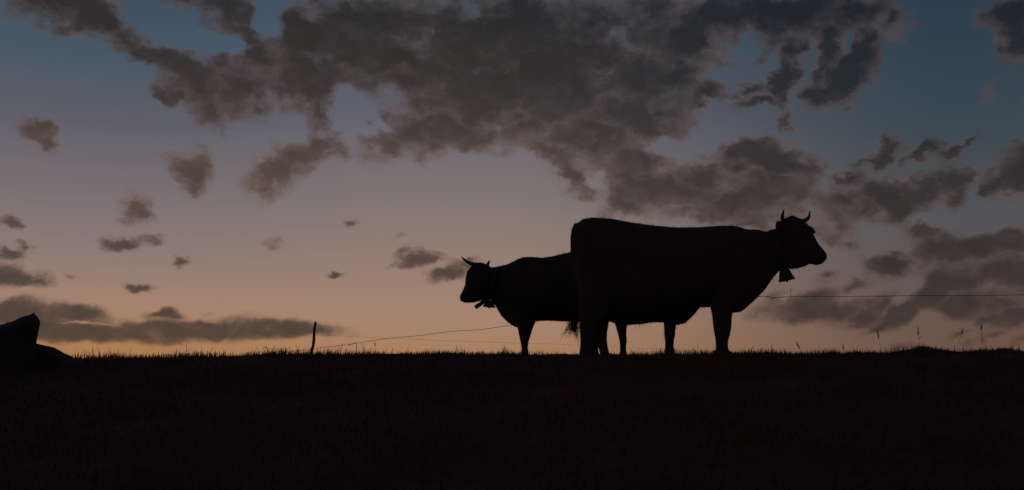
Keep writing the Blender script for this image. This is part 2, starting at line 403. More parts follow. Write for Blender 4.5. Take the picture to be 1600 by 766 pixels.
def fuse(name, parts, mat, voxel=.016, iters=6, parent=None):
    """union of closed lofts as one continuous smooth skin"""
    vs, fs = cat(*parts)
    tmp = link_mesh(name + '_tmp', vs, fs, mat)
    import bmesh
    bm = bmesh.new(); bm.from_mesh(tmp.data); bmesh.ops.recalc_face_normals(bm, faces=bm.faces); bm.to_mesh(tmp.data); bm.free()
    rm = tmp.modifiers.new('r', 'REMESH'); rm.mode = 'VOXEL'; rm.voxel_size = voxel; rm.use_smooth_shade = True
    sm = tmp.modifiers.new('s', 'SMOOTH'); sm.factor = .5; sm.iterations = iters
    dg = bpy.context.evaluated_depsgraph_get(); dg.update()
    me = bpy.data.meshes.new_from_object(tmp.evaluated_get(dg)); me.name = name
    if not me.materials: me.materials.append(mat)
    old = tmp.data; bpy.data.objects.remove(tmp); bpy.data.meshes.remove(old)
    me.polygons.foreach_set('use_smooth', [True] * len(me.polygons))
    o = bpy.data.objects.new(name, me); COL.objects.link(o)
    if parent: o.parent = parent
    return o

def to_local(o, base):
    o.data.transform(__import__('mathutils').Matrix.Translation(-Vector(base)))

def horn(pts, radii):
    return tube(catmull(pts, 5), np.interp(np.linspace(0, 1, (len(pts) - 1) * 5 + 1), np.linspace(0, 1, len(radii)), radii), 10)

def sphere(c, r, seg=12, rings=8, sc=(1, 1, 1)):
    c = Vector(c); vs = [c + Vector((0, 0, r * sc[2]))]; fs = []
    for i in range(1, rings):
        ph = math.pi * i / rings
        for k in range(seg):
            th = 2 * math.pi * k / seg
            vs.append(c + Vector((r * sc[0] * math.sin(ph) * math.cos(th), r * sc[1] * math.sin(ph) * math.sin(th), r * sc[2] * math.cos(ph))))
    vs.append(c - Vector((0, 0, r * sc[2]))); last = len(vs) - 1
    for k in range(seg):
        fs.append((0, 1 + k, 1 + (k + 1) % seg))
        for i in range(rings - 2):
            a = 1 + i * seg; b = a + seg
            fs.append((a + k, b + k, b + (k + 1) % seg, a + (k + 1) % seg))
        a = 1 + (rings - 2) * seg
        fs.append((a + k, last, a + (k + 1) % seg))
    return vs, fs

def hoof_claw(x, y, z, d, s=1.0):
    """one claw of a cloven hoof, toe towards d (+1 right, -1 left)"""
    rows = [(.055, .028, .030, 0), (.030, .040, .034, .012), (0.0, .052, .038, .026)]
    vs, fs, seg = [], [], 10
    for h, rx, ry, off in rows:
        for k in range(seg):
            th = 2 * math.pi * k / seg
            vs.append(Vector((x + d * off * s + rx * s * math.cos(th), y + ry * .62 * s * math.sin(th), z + h * s)))
    for i in range(2):
        for k in range(seg):
            k2 = (k + 1) % seg; fs.append((i * seg + k, i * seg + k2, (i + 1) * seg + k2, (i + 1) * seg + k))
    fs.append(tuple(range(seg))); fs.append(tuple(range(2 * seg, 3 * seg)))
    return vs, fs

def strands(roots, dirs, lens, width, seg=3, curl=.3, droop=0.0):
    """thin tapered hair strips"""
    vs, fs = [], []
    for p, d, l in zip(roots, dirs, lens):
        d = Vector(d).normalized(); s = d.cross(Vector((random.gauss(0, 1), random.gauss(0, 1), random.gauss(0, 1)))).normalized()
        bend = Vector((random.gauss(0, 1), random.gauss(0, 1), random.gauss(0, 1))) * curl * l
        o = len(vs)
        for i in range(seg + 1):
            t = i / seg; c = Vector(p) + d * l * t + bend * t * t + Vector((0, 0, -droop * l * t * t))
            w = width * (1 - .85 * t)
            vs += [c - s * w, c + s * w]
        for i in range(seg): fs.append((o + 2 * i, o + 2 * i + 1, o + 2 * i + 3, o + 2 * i + 2))
    return vs, fs

def coat(body, n, lmin, lmax, width=.0016):
    """short hair lying on the skin"""
    me = body.data; npoly = len(me.polygons)
    pick = RNG.integers(0, npoly, n); roots, dirs, lens = [], [], []
    for i in pick:
        p = me.polygons[int(i)]; nn = p.normal
        roots.append(p.center - nn * .004); dirs.append(nn * .8 + Vector((random.gauss(0, .5), random.gauss(0, .4), -.35 + random.gauss(0, .3))))
        tuft = max(0, mnoise.noise(p.center * 9)) * 1.2
        lens.append(random.uniform(lmin, lmax) * (1 + tuft))
    return strands(roots, dirs, lens, width, 2, .25)

def cow(name, label, D, facing, torso, neck, head, legs, horns, eye, ears, tail, mat, udder=None, extra=(), hooves=()):
    base = at(*hooves[0][:2], D); base.z = ground_z(base.x, D)
    root = empty(name, base); tag(root, label, 'cow', 'cows standing on the ridge')
    parts = [loft(torso, D, 28, 2.3), loft(neck, D, 20, 2.2), loft(head, D, 20, 2.4)]
    for lg in legs: parts.append(loft(lg, D, 14, 2.1))
    for e in ears: parts.append(loft(e, D, 10, 2.0))
    for e in extra: parts.append(loft(e, D, 16, 2.1))
    tp, tr = tail
    tpts = catmull([at(x, y, D + yo) for x, y, yo in tp], 5)
    parts.append(tube(tpts, np.interp(np.linspace(0, 1, len(tpts)), np.linspace(0, 1, len(tr)), tr), 10))
    body = fuse('body', parts, mat)
    hair = coat(body, 11000, .010, .027)
    top = [p for p in body.data.polygons if p.normal.z > .75 and p.center.z > base.z + .95]
    pr = [random.choice(top) for _ in range(900)]
    pr = [p for p in pr if mnoise.noise(p.center * 4.0) > -.15]
    hair = cat(hair, strands([p.center - p.normal * .004 for p in pr], [Vector((-facing * random.uniform(.2, 1.0), random.gauss(0, .4), .7)) for p in pr], [random.uniform(.015, .045) for p in pr], .0018, 3, .3))
    to_local(body, base); body.parent = root
    def add(nm, vf, m):
        o = link_mesh(nm, vf[0], vf[1], m); to_local(o, base); o.parent = root; return o
    add('coat_hair', hair, mat)
    for pts, rad in horns: add('horn', horn([at(x, y, D + yo) for x, y, yo in pts], rad), M_HORN)
    for x, y, yo in eye: add('eye', sphere(at(x, y, D + yo), .021), M_EYE)
    for hx, hy, yo, s in hooves:
        p = at(hx, hy, D); gz = ground_z(p.x, D + yo)
        for dy in (-.027, .027): add('hoof', hoof_claw(p.x, D + yo + dy * s, gz - .004, facing, s), M_HOOF)
    # tail switch: a brush of long hair
    end = tpts[-1]; rr, dd, ll = [], [], []
    for i in range(300):
        k = random.choice(tpts[-7:]); rr.append(k + Vector((random.gauss(0, .012), random.gauss(0, .012), 0)))
        dd.append(Vector((random.gauss(-.03 * facing, .26), random.gauss(0, .26), -1))); ll.append(random.uniform(.08, .19))
    add('tail_tuft', strands(rr, dd, ll, .0058, 6, .38), mat)
    if udder:
        parts = [sphere(at(udder[0], udder[1], D), udder[2], 16, 12, (1.15, .9, .8))]
        c = at(udder[0], udder[1], D)
        for sx in (-.5, .5):
            for sy in (-.45, .45):
                q = c + Vector((sx * udder[2], sy * udder[2], -udder[2] * .6))
                parts.append(tube([q, q + Vector((0, 0, -.05)), q + Vector((0, 0, -.075))], [.016, .013, .008], 8))
        o = fuse('udder', parts, M_SKIN, .014, 3); to_local(o, base); o.parent = root
    # forelock
    return root

def g_y(px, D):       # photo row of the grass under a column
    r = ray(px, 555); x = r.x * D / r.y
    z = ground_z(x, D)
    t = (z - EYE) / D          # solve row for the slope t
    # z/y = (sin+yc cos)/(cos-yc sin)
    yc = (t * math.cos(PITCH) - math.sin(PITCH)) / (math.cos(PITCH) + t * math.sin(PITCH))
    return 383 - yc * F

# --- cow 1: the big one, facing right
D1 = 10.8
b1 = g_y(925, D1) + 1; f1 = g_y(1128, D1) + 1
cow1 = cow('cow', 'large dark cow nearest the viewer, facing right with a bell under its throat', D1, 1,
  torso=[((899, 372), (899, 392), .07, 0), ((897, 354), (899, 430), .17, 0), ((909, 343), (908, 462), .235, 0), ((925, 340), (925, 478), .26, 0), ((956, 342), (955, 494), .285, 0),
         ((979, 347), (978, 497), .32, 0), ((1010, 352), (1010, 498), .36, 0), ((1049, 356), (1049, 493), .385, 0), ((1087, 356), (1086, 481), .37, 0),
         ((1126, 353), (1118, 480), .315, 0), ((1146, 353), (1142, 489), .27, 0), ((1160, 356), (1157, 487), .22, 0), ((1172, 366), (1170, 474), .15, 0)],
  neck=[((1120, 358), (1142, 490), .24, 0), ((1146, 354), (1158, 488), .21, 0), ((1166, 358), (1177, 472), .16, 0), ((1182, 358), (1194, 455), .13, -.01), ((1197, 362), (1207, 436), .115, -.03), ((1210, 358), (1217, 424), .11, -.06), ((1225, 352), (1232, 421), .10, -.09)],
  head=[((1222, 350), (1219, 362), .05, -.10, .3), ((1224, 342), (1221, 412), .095, -.10, .3), ((1238, 336), (1228, 421), .105, -.11, .3), ((1252, 342), (1240, 421), .105, -.125, .3), ((1265, 353), (1250, 419), .10, -.145, .3), ((1272, 368), (1258, 416.5), .078, -.16, .3),
        ((1279, 381), (1266, 412), .066, -.175, .3), ((1286, 389), (1270, 414), .064, -.19, .3), ((1291.5, 396), (1277, 415), .060, -.20, .3), ((1293, 403), (1285, 412), .035, -.205, .3)],
  legs=[ # fore near, fore far
        [((1104, 440), (1150, 440), .12, -.15), ((1107, 470), (1147, 474), .10, -.16), ((1112, 490), (1144, 494), .082, -.16), ((1114, 506), (1143, 512), .065, -.16), ((1117, 521), (1141, 523), .062, -.16), ((1120, 533), (1138, 533), .045, -.16), ((1120, 544), (1138, 544), .046, -.16), ((1119, f1 - 4), (1140, f1 - 4), .058, -.16), ((1119, f1), (1140, f1), .05, -.16)],
        [((1102, 440), (1140, 440), .12, .15), ((1108, 470), (1142, 474), .10, .16), ((1113, 492), (1141, 495), .075, .16), ((1114, 510), (1138, 512), .062, .16), ((1116, 522), (1136, 523), .06, .16), ((1118, 533), (1133, 533), .043, .16), ((1118, 544), (1133, 544), .044, .16), ((1117, f1 - 4), (1134, f1 - 4), .056, .16), ((1117, f1), (1134, f1), .05, .16)],
        # hind near, hind far
        [((902, 400), (966, 410), .15, -.13), ((902, 440), (962, 462), .135, -.16), ((904, 470), (950, 492), .10, -.17), ((905, 492), (940, 505), .072, -.17), ((905, 510), (934, 516), .055, -.17), ((906, 528), (930, 530), .048, -.17), ((906, 541), (926.5, 541), .045, -.17), ((904.5, b1 - 3), (927.5, b1 - 3), .055, -.17), ((904.5, b1), (927.5, b1), .05, -.17)],
        [((906, 400), (972, 410), .15, .13), ((912, 440), (968, 462), .135, .16), ((918, 470), (957, 490), .10, .17), ((922, 490), (953, 498), .075, .17), ((926, 506), (951, 508), .058, .17), ((930, 524), (948.5, 525), .048, .17), ((933.5, 539), (949.5, 539), .045, .17), ((937.5, b1 - 3), (953, b1 - 3), .052, .17), ((937.5, b1), (953, b1), .05, .17)]],
  horns=[([(1225, 348, -.17), (1222.5, 340, -.22), (1223.5, 333, -.24), (1225, 327.5, -.235)], [.026, .021, .013, .003]),
         ([(1253, 346, .02), (1260, 343.5, .07), (1264.3, 338, .09), (1265.3, 329, .085)], [.026, .023, .015, .003])],
  eye=[(1256, 362, -.225), (1266, 362, -.045)],
  ears=[[((1212, 349), (1212, 356), .03, -.24), ((1213.5, 345), (1214, 360), .045, -.235), ((1219, 344), (1220, 361), .045, -.21), ((1228, 346), (1228, 360), .03, -.15)],
        [((1272, 358), (1273, 363), .010, .10), ((1268, 354), (1275, 366), .03, .07), ((1262, 351), (1271, 367), .03, .03), ((1254, 350), (1262, 362), .02, -.03)]],
  tail=([(903, 352, 0), (897, 362, -.01), (894.5, 385, -.02), (895.5, 420, -.02), (898, 460, -.02), (897, 488, -.02), (897, 504, -.02)], [.05, .036, .026, .022, .018, .016, .014]),
  mat=M_COAT, udder=(952, 474, .12),
  hooves=[(1128, 556, -.16, 1.1), (1125, 556, .16, 1.05), (912, 556, -.17, 1.0), (944.5, 556, .17, .95)])

# --- cow 2: smaller in the view, facing left
D2 = 14.2
f2 = g_y(820, D2) + 1; b2 = g_y(974, D2) + 1
cow2 = cow('cow', 'dark horned cow facing left, its hindquarters hidden behind the larger cow', D2, -1,
  torso=[((1000, 425), (1000, 440), .07, 0), ((1000, 405), (999, 470), .19, 0), ((988, 393), (986, 490), .25, 0), ((965, 389), (965, 500), .29, 0), ((930, 389), (932, 505), .36, 0), ((895, 393), (897, 503), .37, 0),
         ((867, 400), (867, 502), .36, 0), ((849, 403), (848, 501), .33, 0), ((830, 401.5), (828, 503), .29, 0), ((819, 401.5), (810, 513), .25, 0), ((808, 405), (798, 507), .20, 0), ((797, 412), (790, 500), .14, 0)],
  neck=[((836, 402), (818, 513), .24, 0), ((820, 401.5), (803, 511), .22, 0), ((808, 405.5), (792, 503), .17, 0), ((792, 413), (783, 494), .14, 0), ((777, 416.5), (774, 478), .125, -.01), ((766, 418), (766, 467), .12, -.03), ((756, 416), (756, 468), .11, -.05)],
  head=[((766, 419), (768, 440), .05, -.06, -.5), ((762, 413.5), (764, 462), .10, -.06, -.5), ((749, 409.5), (757, 466), .115, -.08, -.5), ((739, 413.5), (752, 470), .115, -.10, -.5), ((731, 423), (746, 472), .105, -.12, -.5), ((728.5, 434), (741, 473), .085, -.14, -.5),
        ((728, 443), (737, 473.5), .072, -.16, -.5), ((724, 453), (732, 473.5), .068, -.17, -.5), ((719.8, 461), (727, 473.5), .064, -.18, -.5), ((719, 466), (722, 471.5), .045, -.185, -.5)],
  legs=[[((806, 480), (842, 480), .12, -.15), ((804, 500), (838, 500), .10, -.15), ((809, 515), (833, 513), .075, -.15), ((811, 526), (829, 525), .058, -.15), ((813, 535), (826, 535), .045, -.15), ((814.5, 543), (825, 543), .038, -.15), ((814, f2 - 3), (826.5, f2 - 3), .05, -.15), ((814, f2), (826.5, f2), .045, -.15)],
        [((808, 480), (846, 480), .12, .15), ((808, 500), (838, 500), .10, .15), ((811, 515), (832, 513), .07, .15), ((813, 526), (828.5, 525), .055, .15), ((814, 535), (825.5, 535), .043, .15), ((815, 543), (824.5, 543), .037, .15), ((815, f2 - 3), (825.5, f2 - 3), .048, .15), ((815, f2), (825.5, f2), .045, .15)],
        [((945, 440), (1000, 440), .15, -.14), ((951, 470), (995, 470), .13, -.16), ((957, 494), (984, 497), .085, -.16), ((961, 508), (979.5, 512), .06, -.16), ((965, 521), (979, 524), .048, -.16), ((967.5, 532), (980, 533), .042, -.16), ((968.5, 542), (978.5, 542), .038, -.16), ((968, b2 - 3), (979.5, b2 - 3), .048, -.16), ((968, b2), (979.5, b2), .045, -.16)],
        [((948, 440), (1003, 440), .15, .14), ((955, 470), (998, 470), .13, .16), ((960, 494), (985, 497), .08, .16), ((963, 508), (979, 512), .055, .16), ((966, 521), (978.5, 524), .046, .16), ((968, 532), (979, 533), .04, .16), ((969, 542), (978, 542), .037, .16), ((968.5, b2 - 3), (979, b2 - 3), .047, .16), ((968.5, b2), (979, b2), .045, .16)]],
  horns=[([(745, 413.5, -.20), (737, 412.5, -.26), (729, 408.5, -.29), (724, 404.5, -.29), (721, 401, -.28)], [.030, .027, .021, .012, .003]),
         ([(761, 416, .06), (762.8, 412, .10), (764, 409, .11), (764.6, 406.5, .105)], [.028, .022, .014, .003])],
  eye=[(737, 432, -.205), (735, 431, -.0)],
  ears=[[((773, 420), (774, 424), .012, -.24), ((766, 417.5), (769, 427), .03, -.21), ((758, 417), (762, 427), .022, -.16)],
        [((778, 418), (779, 421), .010, .14), ((770, 417.5), (772, 424), .025, .11), ((760, 418), (763, 426), .02, .05)]],
  tail=([(997, 400, 0), (1003, 408, 0), (1005, 430, 0), (1003, 460, 0), (1000, 485, 0)], [.045, .034, .024, .02, .016]),
  mat=M_COAT2,
  hooves=[(820, 556, -.15, 1.0), (820, 556, .15, .95), (974, 556, -.16, 1.0), (974, 556, .16, .95)])

# --- cow 3: hidden behind the big one but for its belly, brisket and forelegs
D3 = 12.6
f3 = g_y(1046, D3) + 1; b3 = g_y(925, D3) + 1
cow3 = cow('cow', 'mostly hidden cow behind the larger one, only its belly and forelegs showing underneath', D3, 1,
  torso=[((907, 420), (907, 440), .07, 0), ((906, 402), (907, 465), .18, 0), ((916, 393), (917, 485), .24, 0), ((935, 391), (937, 497), .28, 0), ((960, 396), (960, 505), .33, 0), ((982, 399), (982, 508), .35, 0), ((1000, 401), (1000, 507), .36, 0),
         ((1020, 401), (1020, 504), .35, 0), ((1040, 399), (1040, 504), .31, 0), ((1056, 398), (1058, 508), .27, 0), ((1068, 400), (1070, 506), .22, 0), ((1078, 408), (1082, 495), .15, 0)],
  neck=[((1040, 399), (1062, 508), .22, 0), ((1056, 398), (1073, 503), .19, 0), ((1070, 401), (1083, 494), .15, 0), ((1082, 402), (1095, 480), .12, .01), ((1096, 402), (1103, 458), .11, .03), ((1108, 398), (1112, 446), .10, .05)],
  head=[((1103, 396), (1102, 405), .05, .06, -.3), ((1104, 390), (1104, 440), .09, .06, -.3), ((1116, 388), (1112, 446), .10, .07, -.3), ((1128, 394), (1122, 447), .10, .085, -.3), ((1138, 404), (1132, 445), .09, .10, -.3), ((1146, 416), (1138, 443), .07, .115, -.3), ((1153, 425), (1146, 442), .06, .13, -.3), ((1157, 431), (1152, 440), .045, .14, -.3)],
  legs=[[((1030, 470), (1068, 475), .12, -.14), ((1033, 488), (1064, 495), .095, -.15), ((1036.5, 503), (1057, 506), .07, -.15), ((1037.5, 515), (1055.5, 517), .06, -.15), ((1038, 526), (1054.5, 527), .054, -.15), ((1039, 534), (1053, 534), .044, -.15), ((1039.5, 543), (1053, 543), .042, -.15), ((1038, f3 - 3), (1056, f3 - 3), .052, -.15), ((1038, f3), (1056, f3), .048, -.15)],
        [((1028, 470), (1066, 475), .12, .14), ((1032, 488), (1062, 495), .095, .15), ((1038, 503), (1055, 506), .065, .15), ((1038, 515), (1054, 517), .056, .15), ((1038.5, 526), (1053, 527), .052, .15), ((1039, 534), (1051, 534), .042, .15), ((1039, 543), (1051, 543), .04, .15), ((1038, f3 - 3), (1054, f3 - 3), .05, .15), ((1038, f3), (1054, f3), .046, .15)],
        [((908, 440), (956, 445), .14, -.13), ((910, 465), (950, 475), .12, -.15), ((912, 490), (940, 496), .08, -.15), ((913, 508), (932, 511), .055, -.15), ((914, 524), (929, 525), .045, -.15), ((914, 540), (928, 540), .042, -.15), ((913, b3), (929, b3), .048, -.15)],
        [((910, 440), (958, 445), .14, .13), ((914, 465), (952, 475), .12, .15), ((918, 490), (944, 496), .08, .15), ((922, 508), (938, 511), .055, .15), ((923, 524), (936, 525), .045, .15), ((923, 540), (935, 540), .042, .15), ((922, b3), (936, b3), .048, .15)]],
  horns=[([(1106, 395, -.03), (1102, 389, -.08), (1101, 381, -.10)], [.024, .016, .003]), ([(1122, 393, .16), (1127, 388, .21), (1128, 380, .22)], [.024, .016, .003])],
  eye=[(1131, 408, -.005), (1133, 408, .18)],
  ears=[[((1092, 396), (1094, 400), .012, -.08), ((1098, 393), (1101, 402), .03, -.05), ((1105, 393), (1109, 402), .02, -.01)],
        [((1130, 397), (1131, 401), .012, .22), ((1125, 395), (1128, 403), .03, .2), ((1117, 395), (1121, 403), .02, .14)]],
  tail=([(909, 400, 0), (905, 408, 0), (904, 430, 0), (906, 455, 0), (909, 480, 0)], [.04, .03, .022, .018, .015]),
  mat=M_COAT2,
  hooves=[(1047, 556, -.15, 1.0), (1046, 556, .15, .95), (921, 556, -.15, 1.0), (929, 556, .15, .95)])

# ------------------------------------------------------------------ bells
def ring_strap(center, rx, rz, tilt, width, thick, wy):
    """leather collar: an oval band round the neck; tilt leans it in the view plane"""
    vs, fs, n = [], [], 36
    c = Vector(center); ax = Vector((math.cos(tilt), 0, math.sin(tilt))); up = Vector((-math.sin(tilt), 0, math.cos(tilt)))
    for k in range(n):
        th = 2 * math.pi * k / n
        p = c + up * rz * math.cos(th) + Vector((0, wy * math.sin(th), 0))
        o = (up * math.cos(th) + Vector((0, math.sin(th), 0))).normalized()
        for s, t in ((-1, 0), (1, 0), (1, 1), (-1, 1)): vs.append(p + ax * s * width / 2 + o * t * thick)
    for k in range(n):
        k2 = (k + 1) % n
        for j in range(4):
            j2 = (j + 1) % 4; fs.append((k * 4 + j, k * 4 + j2, k2 * 4 + j2, k2 * 4 + j))
    return vs, fs

def bell_shape(top, h, w, lean, seg=24):
    """beaten sheet bell: narrow flat crown, straight flared sides, open oval mouth with wall thickness"""
    prof = [(0.0, .40), (.03, .54), (.10, .62), (.35, .70), (.65, .82), (.88, .94), (1.0, 1.0), (.985, .94), (.85, .87), (.4, .62), (.12, .48)]
    vs, fs = [], []; top = Vector(top)
    dn = Vector((math.sin(lean), 0, -math.cos(lean))); sx = Vector((math.cos(lean), 0, math.sin(lean)))
    for t, r in prof:
        for k in range(seg):
            th = 2 * math.pi * k / seg
            vs.append(top + dn * h * t + sx * (w / 2 * r * math.cos(th)) + Vector((0, w * .36 * r * math.sin(th), 0)))
    for i in range(len(prof) - 1):
        for k in range(seg):
            k2 = (k + 1) % seg; fs.append((i * seg + k, i * seg + k2, (i + 1) * seg + k2, (i + 1) * seg + k))
    fs.append(tuple(range(seg))); fs.append(tuple(reversed(range((len(prof) - 1) * seg, len(prof) * seg))))
    return vs, fs

def cow_bell(label, D, topc, h, w, lean, yo, collar, extra=None):
    top = at(*topc, D + yo)
    root = empty('cow_bell', top); tag(root, label, 'cow bell', 'bells worn by the cows')
    def add(nm, vf, m, sm=True):
        o = link_mesh(nm, vf[0], vf[1], m, None, sm); to_local(o, top); o.parent = root; return o
    add('bell_body', bell_shape(top, h, w, lean), M_BELL)
    dn = Vector((math.sin(lean), 0, -math.cos(lean)))
    add('clapper', cat(tube([top + dn * h * .3, top + dn * h * 1.02], .005, 6), sphere(top + dn * h * 1.06, .013, 10, 8)), M_BELL)
    loop = [top + Vector((-.034, 0, -.004)), top + Vector((-.034, 0, .026)), top + Vector((0, 0, .036)), top + Vector((.034, 0, .026)), top + Vector((.034, 0, -.004))]
    add('bell_loop', tube(catmull(loop, 4), .011, 8), M_BELL)
    (px, py), rz, tilt, wy = collar
    c = at(px, py, D + yo)
    add('collar', ring_strap(c, 0, rz, tilt, .05, .008, wy), M_LEATHER)
    if extra: add('strap_end', cat(*[extra_strip(D, yo, extra)]), M_LEATHER, False)
    return root

def extra_strip(D, yo, pts):
    vs, fs = [], []
    P = [at(x, y, D + yo) for x, y in pts]
    for i, p in enumerate(P):
        t = (P[min(i + 1, len(P) - 1)] - P[max(i - 1, 0)]).normalized(); n = Vector((-t.z, 0, t.x)) * .030
        for s, yy in ((1, -.004), (-1, -.004), (-1, .004), (1, .004)): vs.append(p + n * s + Vector((0, yy, 0)))
    for i in range(len(P) - 1):
        for j in range(4):
            j2 = (j + 1) % 4; fs.append((i * 4 + j, i * 4 + j2, (i + 1) * 4 + j2, (i + 1) * 4 + j))
    fs.append((3, 2, 1, 0)); e = (len(P) - 1) * 4; fs.append((e, e + 1, e + 2, e + 3))
    return vs, fs

cow_bell('broad flared bell hanging below the throat of the right-facing cow', D1, (1225.5, 422), .118, .188, .21, -.09,
         ((1213, 391), .222, .20, .128))
cow_bell('small bell hanging close under the jaw of the left-facing cow', D2, (765.3, 469.3), .10, .185, -.10, -.05,
         ((770.5, 445), .215, -.12, .14), [(766, 464), (758, 469.5), (751, 475), (747, 477.5), (742.5, 481)])

# ------------------------------------------------------------------ boulders at the left edge
def boulder(name, label, D, rings, disp, voxel=.03, seed=0.0):
    base = at(*rings[0][0], D); c0 = at(*rings[0][1], D); base = (base + c0) / 2
    o = fuse(name, [loft(rings, D, 18, 2.6, -.46)], M_ROCK, voxel, 1)
    me = o.data; n = len(me.vertices)
    for v in me.vertices:
        p = v.co * 3.0 + Vector((seed, 0, 0))
        d = mnoise.fractal(p, 1.0, 2.0, 4) * disp
        cell = mnoise.cell(v.co * 5 + Vector((seed, 1, 2))) * disp * .15
        v.co += v.normal * (d + cell)
    me.update(); to_local(o, base); o.location = base
    return tag(o, label, 'rock', 'boulders at the left edge')
boulder('boulder', 'pointed dark boulder rising at the left edge of the field', 9.0,
  [((-60, 600), (60, 600), .45, 0), ((-62, 565), (57, 565), .45, 0), ((-62, 545), (54, 545), .42, 0), ((-60, 534), (55.5, 534), .40, 0), ((-56, 521), (59, 521), .36, 0), ((-45, 517), (62, 509), .32, 0), ((-28, 513.5), (63, 504.5), .28, 0), ((-8, 509), (61, 499.5), .22, 0),
   ((18, 501), (58.5, 494.5), .15, 0), ((36, 495), (56, 490.5), .09, 0), ((45, 491.5), (53.5, 487), .045, 0)], .022, .016, 3.0)
boulder('boulder', 'low sloping rock at the foot of the pointed boulder', 9.3,
  [((-80, 620), (190, 620), .55, 0), ((-75, 590), (160, 590), .55, 0), ((-70, 566), (127, 566), .5, 0), ((-70, 558), (112.5, 558), .46, 0), ((-66, 551), (96, 551), .4, 0), ((-60, 546), (86, 546), .34, 0), ((-55, 542.5), (77, 542.5), .28, 0), ((-50, 539.5), (67, 539.5), .2, 0), ((-40, 537), (50, 536.5), .1, 0)], .022, .02, 9.0)

# ------------------------------------------------------------------ fence
PD = 19.0
pbase = at(489, 553, PD); pbase.z = ground_z(pbase.x, PD)
ppts = [Vector((pbase.x - .03, PD, pbase.z - .2))] + [at(x, y, PD) for x, y in ((487, 554), (488.9, 541), (490.7, 527), (491.6, 515), (493.5, 503))]
pv, pf = tube(catmull(ppts, 4), np.interp(np.linspace(0, 1, 21), [0, .5, 1], [.030, .029, .024]), 10)
pv = [v + Vector((mnoise.noise(v * 6) * .007, mnoise.noise(v * 6 + Vector((3, 3, 3))) * .007, 0)) for v in pv]
post = empty('fence_post', pbase); tag(post, 'crooked thin wooden fence post standing alone left of the cows', 'fence post')
o = link_mesh('post', pv, pf, M_WOOD); to_local(o, pbase); o.parent = post
ins = at(491, 523.5, PD - .03)
o = link_mesh('wire_staple', *tube([ins + Vector((-.02, 0, .02)), ins + Vector((0, -.02, 0)), ins + Vector((.02, 0, -.02))], .006, 6), M_WIRE); to_local(o, pbase); o.parent = post

def wire(label, pts, r, extras=()):
    P = catmull([at(*p) for p in pts], 8)
    P = [p + Vector((0, 0, mnoise.noise(p * 1.7) * .006)) for p in P]
    v, f = tube(P, r, 5)
    base = P[0]
    root = empty('fence_wire', base); tag(root, label, 'wire', 'fence wires behind the cows')
    o = link_mesh('strand', v, f, M_WIRE); to_local(o, base); o.parent = root
    for e, er in extras:
        v, f = tube([at(*p) for p in e], er, 5)
        o = link_mesh('wire_knot', v, f, M_WIRE); to_local(o, base); o.parent = root
    return root
wire('upper fence wire climbing from the grass at left to level strand at right',
  [(380, 557, 23.0), (415, 553.3, 22.0), (455, 549, 21.0), (490, 545.3, 20.2), (545, 538.3, 19.0), (600, 529.8, 18.2), (650, 525, 17.4), (700, 518.5, 16.9), (750, 515, 16.6), (790, 509.5, 16.3), (835, 503, 16.1), (900, 496, 15.8),
   (1000, 482, 15.3), (1100, 470, 14.9), (1190, 463.2, 14.5), (1210, 465, 14.45), (1236, 463.8, 14.4), (1300, 463.4, 14.2), (1400, 462.6, 14.0), (1500, 462.0, 13.8), (1600, 460.5, 13.6), (1760, 459, 13.3)], .0042,
  [([(544, 536.5, 19.0), (546.5, 540.5, 19.0), (549, 537, 19.0)], .006), ([(549, 538, 18.95), (553, 537, 18.95), (555, 535.5, 18.95)], .007),
   ([(1236, 463.8, 14.4), (1235.5, 457, 14.4), (1236, 450, 14.4)], .0035), ([(1197, 463.5, 14.47), (1204, 466.3, 14.46), (1212, 465.5, 14.45)], .004)])
wire('thin faint lower fence wire sloping down to the right from the post',
  [(491, 523.5, 18.97), (532, 525, 19.6), (580, 527.5, 20.4), (640, 530, 21.2), (700, 532.6, 22), (800, 536, 23.2), (905, 539.5, 24.4), (985, 543.5, 25.5), (1040, 546, 26.2), (1110, 549.5, 27)], .0020)

